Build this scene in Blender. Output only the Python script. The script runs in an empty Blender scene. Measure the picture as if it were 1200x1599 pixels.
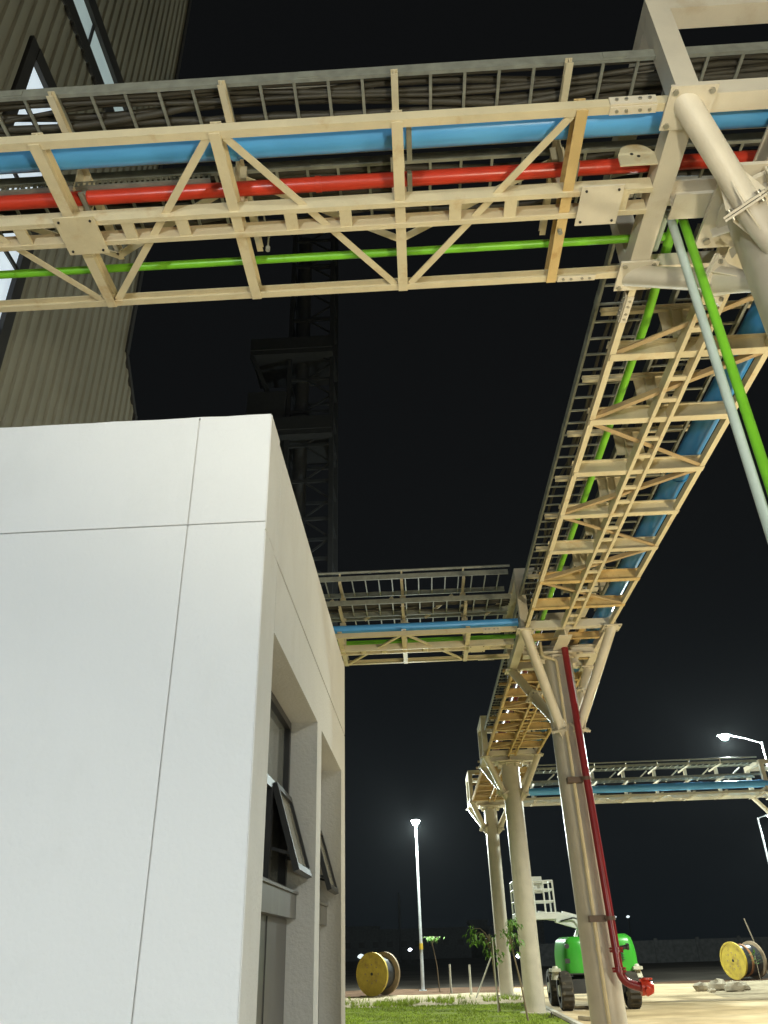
import bpy, math, random
from mathutils import Vector, Matrix, noise
random.seed(7)
sc = bpy.context.scene
col = sc.collection
PI = math.pi
V = Vector

# ------------------------------------------------------------------ camera
YAW, PITCH, ROLL, FPX, CAMH = 1.9, 29.6, 1.8, 1200.0, 1.7
y_, p_, r_ = map(math.radians, (YAW, PITCH, ROLL))
F_ = V((-math.sin(y_)*math.cos(p_), math.cos(y_)*math.cos(p_), math.sin(p_)))
R_ = V((math.cos(y_), math.sin(y_), 0)); U_ = R_.cross(F_)
R2 = R_*math.cos(r_) - U_*math.sin(r_); U2 = U_*math.cos(r_) + R_*math.sin(r_)
cam = bpy.data.cameras.new('camera'); co = bpy.data.objects.new('camera', cam); col.objects.link(co)
m = Matrix((R2, U2, -F_)).transposed().to_4x4(); m.translation = (0, 0, CAMH)
co.matrix_world = m
cam.sensor_fit = 'VERTICAL'; cam.sensor_height = 36.0; cam.lens = 36.0*FPX/1599.0
cam.clip_start = 0.05; cam.clip_end = 2000
sc.camera = co

# ------------------------------------------------------------------ world: night sky with a faint town glow
w = bpy.data.worlds.new('World'); sc.world = w; w.use_nodes = True
nt = w.node_tree; nt.nodes.clear()
tc = nt.nodes.new('ShaderNodeTexCoord'); sep = nt.nodes.new('ShaderNodeSeparateXYZ')
rp = nt.nodes.new('ShaderNodeValToRGB'); bg = nt.nodes.new('ShaderNodeBackground'); out = nt.nodes.new('ShaderNodeOutputWorld')
nt.links.new(tc.outputs['Generated'], sep.inputs[0]); nt.links.new(sep.outputs['Z'], rp.inputs['Fac'])
nt.links.new(rp.outputs[0], bg.inputs['Color']); nt.links.new(bg.outputs[0], out.inputs[0])
e = rp.color_ramp.elements
e[0].position = 0.0; e[0].color = (.0030, .0048, .0068, 1)
e[1].position = 1.0; e[1].color = (.0040, .0043, .0046, 1)
k = rp.color_ramp.elements.new(.12); k.color = (.0038, .0050, .0064, 1)
k = rp.color_ramp.elements.new(.45); k.color = (.0042, .0047, .0052, 1)
bg.inputs['Strength'].default_value = 1.0
sc.view_settings.view_transform = 'Standard'; sc.view_settings.look = 'None'
sc.view_settings.exposure = 0.0; sc.view_settings.gamma = 1.0
sc.render.engine = 'CYCLES'
sc.cycles.max_bounces = 6; sc.cycles.diffuse_bounces = 4; sc.cycles.sample_clamp_indirect = 4.0

# ------------------------------------------------------------------ materials
def mat(name, c, rough=.5, metal=0.0, var=.12, scale=3.0, stain=None, stain_amt=0.0, stain_scale=(2, 2, 2), bump=0.0, bscale=60, emit=None, es=0, spec=.5, trans=0, stain_lo=.55):
    mt = bpy.data.materials.new(name); mt.use_nodes = True
    t = mt.node_tree; b = t.nodes['Principled BSDF']
    b.inputs['Roughness'].default_value = rough; b.inputs['Metallic'].default_value = metal
    b.inputs['Specular IOR Level'].default_value = spec
    if emit:
        b.inputs['Emission Color'].default_value = (*emit, 1); b.inputs['Emission Strength'].default_value = es
    if trans: b.inputs['Transmission Weight'].default_value = trans
    g = t.nodes.new('ShaderNodeNewGeometry')
    n = t.nodes.new('ShaderNodeTexNoise'); n.inputs['Scale'].default_value = scale; n.inputs['Detail'].default_value = 6
    t.links.new(g.outputs['Position'], n.inputs['Vector'])
    r = t.nodes.new('ShaderNodeValToRGB'); t.links.new(n.outputs['Fac'], r.inputs['Fac'])
    r.color_ramp.elements[0].position = .3; r.color_ramp.elements[1].position = .7
    r.color_ramp.elements[0].color = (*[x*(1-var) for x in c], 1); r.color_ramp.elements[1].color = (*[min(1, x*(1+var)) for x in c], 1)
    colr = r.outputs[0]
    if stain:
        mp = t.nodes.new('ShaderNodeMapping'); mp.inputs['Scale'].default_value = stain_scale
        t.links.new(g.outputs['Position'], mp.inputs['Vector'])
        n2 = t.nodes.new('ShaderNodeTexNoise'); n2.inputs['Scale'].default_value = 1.0; n2.inputs['Detail'].default_value = 8; n2.inputs['Roughness'].default_value = .65
        t.links.new(mp.outputs[0], n2.inputs['Vector'])
        r2 = t.nodes.new('ShaderNodeValToRGB'); r2.color_ramp.elements[0].position = stain_lo; r2.color_ramp.elements[1].position = stain_lo+.15
        r2.color_ramp.elements[0].color = (0, 0, 0, 1); r2.color_ramp.elements[1].color = (stain_amt,)*3 + (1,)
        t.links.new(n2.outputs['Fac'], r2.inputs['Fac'])
        mx = t.nodes.new('ShaderNodeMix'); mx.data_type = 'RGBA'
        t.links.new(r2.outputs[0], mx.inputs['Factor']); t.links.new(colr, mx.inputs['A']); mx.inputs['B'].default_value = (*stain, 1)
        colr = mx.outputs['Result']
    t.links.new(colr, b.inputs['Base Color'])
    if bump:
        n3 = t.nodes.new('ShaderNodeTexNoise'); n3.inputs['Scale'].default_value = bscale; n3.inputs['Detail'].default_value = 4
        t.links.new(g.outputs['Position'], n3.inputs['Vector'])
        bp = t.nodes.new('ShaderNodeBump'); bp.inputs['Strength'].default_value = bump; bp.inputs['Distance'].default_value = .02
        t.links.new(n3.outputs['Fac'], bp.inputs['Height']); t.links.new(bp.outputs[0], b.inputs['Normal'])
    return mt
M = {}
M['cream'] = mat('cream_paint', (.69, .595, .385), .42, stain=(.50, .30, .10), stain_amt=.6, stain_scale=(3.2, 3.2, 3.2), var=.06, scale=5, bump=.2, bscale=30, stain_lo=.56)
M['brace'] = mat('brown_brace_primer', (.46, .33, .17), .55, stain=(.30, .14, .05), stain_amt=.6, stain_scale=(4, 4, 4), var=.15, bump=.15)
M['blue_shaded'] = mat('blue_pipe_paint_shaded', (.05, .27, .62), .28, var=.08, scale=2)  # same blue paint, with the receding rack's shade put into the colour
M['ochre_light'] = mat('light_ochre_paint', (.66, .47, .20), .5, stain=(.42, .20, .05), stain_amt=.7, stain_scale=(5, 5, 5), var=.12, bump=.15)
M['ochre'] = mat('ochre_primer', (.60, .42, .17), .5, stain=(.34, .15, .04), stain_amt=.6, stain_scale=(4, 4, 4), var=.12, bump=.15)
M['ivory'] = mat('ivory_paint', (.70, .63, .49), .42, stain=(.46, .32, .16), stain_amt=.4, stain_scale=(2, 2, 2), var=.07, bump=.1, stain_lo=.58)
M['galv'] = mat('galvanised_steel', (.32, .325, .265), .5, .35, var=.18, scale=9)
M['cable'] = mat('black_cable_sheath', (.055, .048, .032), .6, var=.25)
M['blue'] = mat('blue_pipe_paint', (.12, .46, .95), .26, var=.08, scale=2, stain=(.16, .48, .90), stain_amt=.4, stain_scale=(1, 6, 6), bump=.04, bscale=8)
M['red'] = mat('red_pipe_paint', (.62, .05, .022), .30, var=.12, scale=4)
M['dred'] = mat('dark_red_pipe_paint', (.22, .014, .018), .3, var=.15, scale=3)
M['green'] = mat('lime_pipe_paint', (.20, .56, .03), .35, var=.12, scale=4)
M['white_pipe'] = mat('pale_pipe_paint', (.52, .62, .56), .3, var=.08, scale=4)
M['creamp'] = mat('cream_conduit', (.60, .50, .30), .35)
M['bolt'] = mat('bolt_steel', (.42, .40, .33), .35, .7)
M['shaft'] = mat('column_paint', (.54, .49, .40), .38, stain=(.34, .30, .23), stain_amt=.5, stain_scale=(3, 3, .5), var=.08, bump=.1, bscale=6)
M['shaftg'] = mat('column_grey_patch', (.30, .28, .22), .6, stain=(.42, .38, .30), stain_amt=.8, stain_scale=(3, 3, 1.2), var=.15)
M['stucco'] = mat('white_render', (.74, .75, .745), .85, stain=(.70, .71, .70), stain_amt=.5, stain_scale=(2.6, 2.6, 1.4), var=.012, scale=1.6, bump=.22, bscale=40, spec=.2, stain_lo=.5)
M['stucco_side_shade'] = mat('white_render_side_shade', (.70, .69, .66), .85, stain=(.64, .62, .58), stain_amt=.6, stain_scale=(2, 2, 1), var=.03, scale=1.6, bump=.3, bscale=45, spec=.2, stain_lo=.5)  # same white render, the side's weaker, warmer light put into its colour
M['groove'] = mat('groove_render_fill', (.60, .59, .57), .9)  # pale render that fills the vertical front joint
M['gap'] = mat('dark_gap', (.10, .095, .085), .9)
M['sashglass'] = mat('sash_glass_tan_reflection', (.36, .34, .27), .12, var=.15, scale=4, spec=.8)  # tan base colour stands in for a warm reflection in the pane
M['core'] = mat('wall_core', (.30, .29, .27), .9)
M['frame'] = mat('dark_window_frame', (.045, .045, .048), .4, .2)
M['glass'] = mat('window_glass', (.20, .21, .20), .08, .0, var=.15, scale=2, spec=.8)
M['panel'] = mat('grey_spandrel', (.13, .125, .115), .3, .3, var=.15, scale=2)
M['sill'] = mat('grey_sill', (.17, .165, .155), .35, .3, stain=(.3, .3, .28), stain_amt=.5, stain_scale=(8, 8, 1))
M['clad'] = mat('olive_cladding', (.255, .25, .20), .55, .1, var=.12, scale=.5, stain=(.21, .205, .16), stain_amt=.5, stain_scale=(.4, .4, .15))
M['trim'] = mat('dark_trim', (.022, .021, .02), .6)
M['litglass'] = mat('lit_window_glass', (.35, .42, .42), .3, emit=(.50, .64, .64), es=.42, var=.2, scale=1.5)
M['brightglass'] = mat('bright_window_glass', (.5, .55, .58), .3, emit=(.68, .80, .90), es=.75, var=.3, scale=3)
M['lattice'] = mat('tower_steel', (.035, .037, .04), .7)
M['duct'] = mat('tower_duct', (.07, .072, .075), .7)
M['concrete'] = mat('pavement_concrete', (.50, .385, .225), .85, var=.20, scale=1.1, stain=(.30, .22, .12), stain_amt=.75, stain_scale=(.35, 1.1, 1), bump=.4, bscale=12, stain_lo=.5, spec=.2)
M['sand'] = mat('sandy_verge', (.33, .27, .18), .95, var=.25, scale=3, stain=(.2, .15, .09), stain_amt=.7, stain_scale=(1.2, 2, 1), bump=.8, bscale=8, stain_lo=.52, spec=.03)
M['soil'] = mat('red_soil', (.085, .052, .034), .95, var=.3, scale=1.2, bump=.8, bscale=5, stain=(.26, .17, .1), stain_amt=.6, stain_scale=(.5, 1, 1), spec=.03)
M['ground'] = mat('dark_earth', (.035, .03, .024), 1, var=.4, scale=.3, bump=.5, bscale=3, spec=.03)
M['lawn'] = mat('lawn_soil', (.14, .18, .02), .95, var=.35, scale=2.5, stain=(.12, .11, .03), stain_amt=.6, stain_scale=(1, 1.4, 1), spec=.03)
M['blade'] = mat('grass_blade', (.24, .33, .025), .7, var=.4, scale=1.2)
M['leaf'] = mat('leaf', (.12, .26, .03), .55, var=.35, scale=9)
M['bark'] = mat('bark', (.22, .17, .11), .9)
M['stake'] = mat('pale_stake', (.55, .53, .46), .7)
M['kerb'] = mat('kerb_stone', (.46, .43, .36), .9, var=.15)
M['yel'] = mat('yellow_drum_paint', (.46, .33, .03), .6, var=.15, stain=(.22, .13, .03), stain_amt=.8, stain_scale=(3, 3, 3), stain_lo=.54, scale=5)
M['drumrim'] = mat('brown_drum_board', (.24, .17, .10), .8, var=.2)
M['wrap'] = mat('black_plastic_wrap', (.03, .03, .032), .35, var=.4, scale=6, bump=.6, bscale=9)
M['bandb'] = mat('orange_brown_band', (.30, .13, .05), .6)
M['lift'] = mat('lift_green_paint', (.045, .36, .03), .3, var=.06)
M['liftw'] = mat('lift_white_paint', (.68, .70, .66), .4, var=.08)
M['liftd'] = mat('lift_dark_steel', (.04, .04, .04), .5)
M['tyre'] = mat('tyre_rubber', (.045, .038, .028), .9, var=.3, stain=(.25, .19, .12), stain_amt=.6, stain_scale=(6, 6, 6))
M['hub'] = mat('pale_hub', (.55, .53, .42), .5)
M['bracket'] = mat('brown_bracket', (.13, .085, .06), .6)
M['black'] = mat('black', (.012, .012, .012), .5)
M['pole'] = mat('lamp_pole', (.55, .57, .58), .35, .3)
M['lens'] = mat('lamp_lens', (1, 1, 1), .5, emit=(.86, 1, .95), es=120)
M['farlens'] = mat('far_lamp_lens', (1, 1, 1), .5, emit=(.80, .88, 1), es=9)
M['farlens2'] = mat('faint_lamp_lens', (1, 1, 1), .5, emit=(.60, .70, .72), es=1.6)
M['farwall'] = mat('far_wall', (.05, .05, .05), .9, var=.4)
M['farb'] = mat('far_building', (.10, .105, .11), .9, var=.2)
M['rubble'] = mat('rubble', (.33, .28, .20), .95, bump=.8, bscale=9, var=.35)
M['yband'] = mat('yellow_band', (.6, .4, .03), .5)

# ------------------------------------------------------------------ mesh helpers
class MB:
    def __init__(s): s.v = []; s.f = []; s.m = []; s.mats = []; s.cur = 0; s.smooth = []
    def mat(s, m):
        if m not in s.mats: s.mats.append(m)
        s.cur = s.mats.index(m); return s
    def add(s, vs, fs, sm=False):
        o = len(s.v); s.v += [V(q) for q in vs]
        for f in fs: s.f.append([o+i for i in f]); s.m.append(s.cur); s.smooth.append(sm)
        return s
    def box(s, a, b):
        x0, y0, z0 = a; x1, y1, z1 = b
        return s.add([(x0,y0,z0),(x1,y0,z0),(x1,y1,z0),(x0,y1,z0),(x0,y0,z1),(x1,y0,z1),(x1,y1,z1),(x0,y1,z1)],
                     [(0,3,2,1),(4,5,6,7),(0,1,5,4),(1,2,6,5),(2,3,7,6),(3,0,4,7)])
    def sweep(s, p0, p1, prof, up=(0,0,1), s0=1, s1=1):
        p0 = V(p0); p1 = V(p1); a = (p1-p0).normalized(); u = V(up)
        if abs(a.dot(u)) > .98: u = V((0, 1, 0))
        sd = a.cross(u).normalized(); uu = sd.cross(a).normalized()
        n = len(prof)
        vs = [p0+sd*x*s0+uu*y*s0 for x, y in prof] + [p1+sd*x*s1+uu*y*s1 for x, y in prof]
        fs = [(i, (i+1) % n, n+(i+1) % n, n+i) for i in range(n)] + [tuple(range(n))[::-1], tuple(range(n, 2*n))]
        return s.add(vs, fs)
    def beam(s, p0, p1, w, h, up=(0,0,1), prof='box', t=.01):
        a, b = w/2, h/2
        if prof == 'box': P = [(-a,-b),(a,-b),(a,b),(-a,b)]
        elif prof == 'I':
            P = [(-a,-b),(a,-b),(a,-b+t),(t/2,-b+t),(t/2,b-t),(a,b-t),(a,b),(-a,b),(-a,b-t),(-t/2,b-t),(-t/2,-b+t),(-a,-b+t)]
        elif prof == 'C': P = [(-a,-b),(a,-b),(a,-b+t),(-a+t,-b+t),(-a+t,b-t),(a,b-t),(a,b),(-a,b)]
        elif prof == 'D': P = [(a,-b),(-a,-b),(-a,-b+t),(a-t,-b+t),(a-t,b-t),(-a,b-t),(-a,b),(a,b)][::-1]
        elif prof == 'L': P = [(-a,-b),(a,-b),(a,-b+t),(-a+t,-b+t),(-a+t,b),(-a,b)]
        return s.sweep(p0, p1, P, up)
    def tube(s, pts, rad, n=14, caps=True):
        pts = [V(p) for p in pts]; rr = rad if isinstance(rad, (list, tuple)) else [rad]*len(pts)
        vs = []; fs = []; prev = None
        for i, p in enumerate(pts):
            a = (pts[min(i+1, len(pts)-1)] - pts[max(i-1, 0)]).normalized()
            if prev is None:
                u = V((0,0,1)) if abs(a.z) < .9 else V((0,1,0)); sd = a.cross(u).normalized()
            else: sd = (prev - a*prev.dot(a)).normalized()
            prev = sd; uu = sd.cross(a)
            for j in range(n):
                t = 2*PI*j/n; vs.append(p + sd*math.cos(t)*rr[i] + uu*math.sin(t)*rr[i])
        for i in range(len(pts)-1):
            for j in range(n): fs.append((i*n+j, i*n+(j+1) % n, (i+1)*n+(j+1) % n, (i+1)*n+j))
        s.add(vs, fs, True)
        if caps:
            o = len(pts)-1
            s.add(vs[:n], [tuple(range(n))]); s.add(vs[o*n:], [tuple(range(n))[::-1]])
        return s
    def disc(s, c, axis, r, th, n=16):
        c = V(c); a = V(axis).normalized(); return s.tube([c-a*th/2, c+a*th/2], r, n)
    def hexbolt(s, c, axis, r=.018, th=.014):
        return s.disc(c, axis, r, th, 6)
    def build(s, name, m=None, parent=None):
        me = bpy.data.meshes.new(name)
        off = V(parent['_loc']) if parent is not None else V((0, 0, 0))
        me.from_pydata([tuple(v-off) for v in s.v], [], s.f)
        ms = s.mats or [m]
        for q in ms: me.materials.append(M[q])
        if s.mats: me.polygons.foreach_set('material_index', s.m)
        me.polygons.foreach_set('use_smooth', s.smooth)
        me.validate(); me.update()
        o = bpy.data.objects.new(name, me); col.objects.link(o)
        if parent is not None: o.parent = parent
        return o

# make custom '_loc' available only while building
def thing(name, label, cat, loc=(0, 0, 0), group=None, kind=None):
    o = bpy.data.objects.new(name, None); col.objects.link(o); o.location = loc; o['_loc'] = tuple(map(float, loc))
    o.empty_display_size = .2
    tag(o, label, cat, group, kind); return o
def tag(o, label=None, cat=None, group=None, kind=None):
    if label: o['label'] = label
    if cat: o['category'] = cat
    if group: o['group'] = group
    if kind: o['kind'] = kind
    return o
def sub(o, parent_loc):     # allow children of a mesh part
    o['_loc'] = parent_loc; return o
def struct(mb, name, m=None): return tag(mb.build(name, m), kind='structure')
def copies(src, n, step, parent):
    for i in range(1, n):
        c = src.copy(); col.objects.link(c); c.parent = parent; c.location = V(step)*i
def bend(pts, r, n=6):      # round the corners of a polyline
    pts = [V(p) for p in pts]; o = [pts[0]]
    for i in range(1, len(pts)-1):
        a = (pts[i-1]-pts[i]); b = (pts[i+1]-pts[i]); ra = min(r, a.length/2, b.length/2)
        A = pts[i]+a.normalized()*ra; B = pts[i]+b.normalized()*ra
        for k in range(n+1):
            t = k/n; o.append(A*(1-t)**2 + pts[i]*2*t*(1-t) + B*t*t)
    o.append(pts[-1]); return o

# ------------------------------------------------------------------ ground
g = MB(); g.add([(-400,-200,0),(400,-200,0),(400,600,0),(-400,600,0)], [(0,1,2,3)]); struct(g, 'ground', 'ground')
def sheet(name, poly, z, m):
    b = MB(); n = len(poly); b.add([(x, y, z) for x, y in poly], [tuple(range(n))]); return struct(b, name, m)
sheet('pavement', [(3.55,-30),(40,-30),(40,34.5),(22,36.0),(15,38.2),(9,41.2),(3.4,41.0),(3.6,28),(3.45,20)], .012, 'concrete')
sheet('pavement_west', [(-30,-30),(3.55,-30),(3.5,16.5),(-30,16.5)], .008, 'concrete')
def wob(x0, x1, y, n, a, s):
    return [(x0+(x1-x0)*i/n, y+a*noise.noise(V((i*.7, s, 0)))) for i in range(n+1)]
sheet('sandy_verge', wob(-30,3.5,30.2,30,.2,1)+wob(3.5,-30,37.6,40,1.2,2), .006, 'sand')
sheet('dirt_verge', wob(8,40,31,30,.5,7)[:0]+[(9.6,30.2),(11.2,28.6),(30,25),(40,28),(40,44),(12,40.5),(10.4,35)], .016, 'sand')
sheet('soil', wob(-40,60,37.2,50,.6,3)+wob(60,-40,43.0,50,1.2,4), .004, 'soil')
sheet('lawn', [(-30,16.5),(3.3,16.5)]+wob(3.35,3.0,24,1,0,1)+[(2.9,29.8)]+wob(2.6,-30,30.3,30,.15,5), .012, 'lawn')
for i, (x_, y_, rx_, ry_) in enumerate(((6.2,33.5,1.6,.5),(9.6,29.0,2.4,.45),(5.4,38.6,1.5,.6),(12.5,37.4,1.8,.5))):
    sheet('dirt_patch', [(x_+rx_*math.cos(2*PI*q/26)*(1+.35*noise.noise(V((math.cos(2*PI*q/26)*2, math.sin(2*PI*q/26)*2, i)))), y_+ry_*math.sin(2*PI*q/26)*(1+.45*noise.noise(V((math.cos(2*PI*q/26)*2.4, math.sin(2*PI*q/26)*2, i+7))))) for q in range(26)], .0165+.004*i, 'sand')
b = MB(); b.box((3.40,16,-.05), (3.52,29.5,.07)); kb = struct(b, 'kerb', 'kerb')
# grass blades
b = MB(); R = random.Random(3)
for i in range(26000):
    x = R.uniform(-4.2, 3.3); y = R.uniform(18.5, 30.3)
    if noise.noise(V((x*.8, y*.8, 3))) < -.28: continue
    h = R.uniform(.02, .055)*(1.5 if y > 29.6 else 1); a = R.uniform(0, PI); dx, dy = math.cos(a)*.012, math.sin(a)*.012
    lx, ly = R.uniform(-.03, .03), R.uniform(-.03, .03)
    b.add([(x-dx,y-dy,.01),(x+dx,y+dy,.01),(x+lx,y+ly,.01+h)], [(0,1,2)])
tag(b.build('grass', 'blade'), 'short bright green grass on the lawn between the white building and the round columns', 'grass', kind='stuff')
b = MB()
for i in range(1100):
    x = R.uniform(-3.5, 3.2); y = 30.4 + abs(R.gauss(0, 1.5))
    if noise.noise(V((x*1.1, y*.5, 9))) < .02: continue
    for q in range(5):
        h = R.uniform(.06, .22); a = R.uniform(0, PI); dx, dy = math.cos(a)*.012, math.sin(a)*.012
        lx, ly = R.uniform(-.1, .1), R.uniform(-.1, .1)
        b.add([(x-dx,y-dy,.01),(x+dx,y+dy,.01),(x+lx,y+ly,.01+h)], [(0,1,2)])
tag(b.build('weeds', 'blade'), 'scattered green weeds on the sandy strip behind the lawn', 'weeds', kind='stuff')

# ------------------------------------------------------------------ white building
def white_building():
    X, Y0, Y1, ZT, XL = -.78, 3.68, 8.42, 4.5, -9.0
    t = thing('white_building', 'white rendered low building with grooved walls and recessed side windows, nearest on the left', 'building', (X, Y0, 0))
    G = .009
    core = MB(); core.box((XL,Y0+.30,0), (X-.27,Y1-.02,ZT-.16)); core.build('inner_wall', 'core', t)
    def fp(n, x0, x1, z0, z1):
        b = MB(); b.box((x0,Y0,z0), (x1,Y0+.28,z1)); b.build('front_panel', 'stucco', t)
    gx = -1.21; gz = 3.77
    fp(0, XL, gx-G/2, gz+G/2, ZT); fp(1, gx+G/2, X, gz+G/2, ZT)
    fp(2, XL, gx-G/2, 0, gz-G/2); fp(3, gx+G/2, X, 0, gz-G/2)
    b = MB(); b.box((XL+.01,Y0+.03,.01), (X-.27,Y0+.27,ZT-.01)); b.build('groove_backing', 'gap', t)
    b = MB(); b.box((gx-.02,Y0+.0085,.01), (gx+.02,Y0+.029,gz-.006)); b.box((gx-.02,Y0+.0085,gz+.006), (gx+.02,Y0+.029,ZT-.01)); b.build('groove_filler', 'groove', t)
    ys = Y0+.2805
    G2 = .018
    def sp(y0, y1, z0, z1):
        b = MB(); b.box((X-.26,y0,z0), (X-.002,y1,z1)); b.build('side_panel', 'stucco_side_shade', t)
    # thin side skin over the corner so the corner pier shows the shaded side tone
    gy = 4.10; sz = 3.72
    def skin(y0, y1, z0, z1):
        b = MB(); b.box((X+.0005,y0,z0), (X+.006,y1,z1)); b.build('side_panel', 'stucco_side_shade', t)
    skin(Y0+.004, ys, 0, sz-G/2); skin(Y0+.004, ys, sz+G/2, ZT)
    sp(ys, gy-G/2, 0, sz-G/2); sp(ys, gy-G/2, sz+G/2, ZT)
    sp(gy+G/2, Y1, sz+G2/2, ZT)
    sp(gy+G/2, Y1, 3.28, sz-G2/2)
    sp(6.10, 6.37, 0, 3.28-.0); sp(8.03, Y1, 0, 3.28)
    b = MB(); b.box((X-.25,ys,3.27+.02), (X-.03,Y1-.01,ZT-.01)); b.box((X-.25, ys, .01), (X-.03, gy-.012, 3.26)); b.build('groove_backing', 'gap', t)
    b = MB(); b.box((XL,Y0+.3,ZT-.16), (X-.27,Y1-.02,ZT-.10)); b.build('roof', 'core', t)
    # uneven parapet skim of mortar on top
    b = MB(); n = 60
    for i in range(n):
        x0 = XL+(X-XL)*i/n; x1 = XL+(X-XL)*(i+1)/n; h0 = ZT+.006+.010*noise.noise(V((i*.9,1,0))); h1 = ZT+.006+.010*noise.noise(V(((i+1)*.9,1,0)))
        b.add([(x0,Y0+.001,ZT),(x1,Y0+.001,ZT),(x1,Y0+.001,h1),(x0,Y0+.001,h0),(x0,Y0+.27,h0),(x1,Y0+.27,h1)], [(0,1,2,3),(3,2,5,4)])
    b.build('parapet_cap', 'stucco', t)
    # windows
    for (a, c) in ((gy+.008, 6.10), (6.37, 8.03)):
        wx = X-.27; lc = (X, Y0, 0)
        f = MB(); fw = .06; ay = c-.68
        f.box((wx+.002,ay-.05,2.11), (wx+.06,ay+.01,2.66))
        for (y0, y1, z0, z1) in ((a, a+fw, 2.07, 3.275), (c-fw, c-.002, 2.07, 3.275), (a+fw, c-fw, 3.22, 3.275), (a+fw, c-fw, 2.66, 2.72), (a+fw, c-fw, 2.07, 2.11)):
            f.box((wx+.002,y0,z0), (wx+.06,y1,z1))
        w_ = sub(f.build('window', 'frame', t), lc)
        q = MB(); q.box((wx+.004,a+fw,2.72), (wx+.016,c-fw,3.22)); q.build('glass_pane', 'glass', w_)
        q = MB(); q.box((wx+.001,a+fw,2.11), (wx+.006,c-fw,2.66)); q.build('inner_glass', 'glass', w_)
        # top hung sash, open
        L = .575; an = math.radians(17); dx, dz = math.sin(an), -math.cos(an); hx, hz = wx+.045, 2.70
        s = MB(); fr = .045
        def P(u, y, o=0): return (hx+dx*u+dz*-o, y, hz+dz*u+dx*o)
        for (u0, u1, y0, y1) in ((0,fr,ay,c-.03),(L-fr,L,ay,c-.03),(fr,L-fr,ay,ay+fr),(fr,L-fr,c-.03-fr,c-.03)):
            A = [P(u0,y0),P(u1,y0),P(u1,y1),P(u0,y1),P(u0,y0,.04),P(u1,y0,.04),P(u1,y1,.04),P(u0,y1,.04)]
            s.add(A, [(0,3,2,1),(4,5,6,7),(0,1,5,4),(1,2,6,5),(2,3,7,6),(3,0,4,7)])
        so = sub(s.build('sash', 'frame', t), lc)
        s = MB(); A = [P(fr,ay+fr,.012),P(L-fr,ay+fr,.012),P(L-fr,c-.03-fr,.012),P(fr,c-.03-fr,.012),P(fr,ay+fr,.02),P(L-fr,ay+fr,.02),P(L-fr,c-.03-fr,.02),P(fr,c-.03-fr,.02)]
        s.add(A, [(0,3,2,1),(4,5,6,7),(0,1,5,4),(1,2,6,5),(2,3,7,6),(3,0,4,7)]); s.build('glass_pane', 'sashglass', so)
        s = MB()
        for yy in (ay+.02, c-.05): s.beam((wx+.04,yy,2.30), P(L*.8,yy,.0), .012, .02)
        s.build('stay_arm', 'frame', so)
        s = MB(); s.box((wx+.003,a+.002,1.90), (wx+.135,c-.004,2.05)); s.box((wx+.003,a+.001,2.052), (wx+.15,c-.003,2.068)); s.build('sill', 'sill', t)
        s = MB(); s.box((wx+.002,a+.002,.02), (wx+.07,c-.002,1.898)); [s.box((wx+.07,y_,.02), (wx+.078,y_+.012,1.896)) for y_ in (a+.6, a+1.2)]; s.build('lower_panel', 'panel', t)
white_building()

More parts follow.
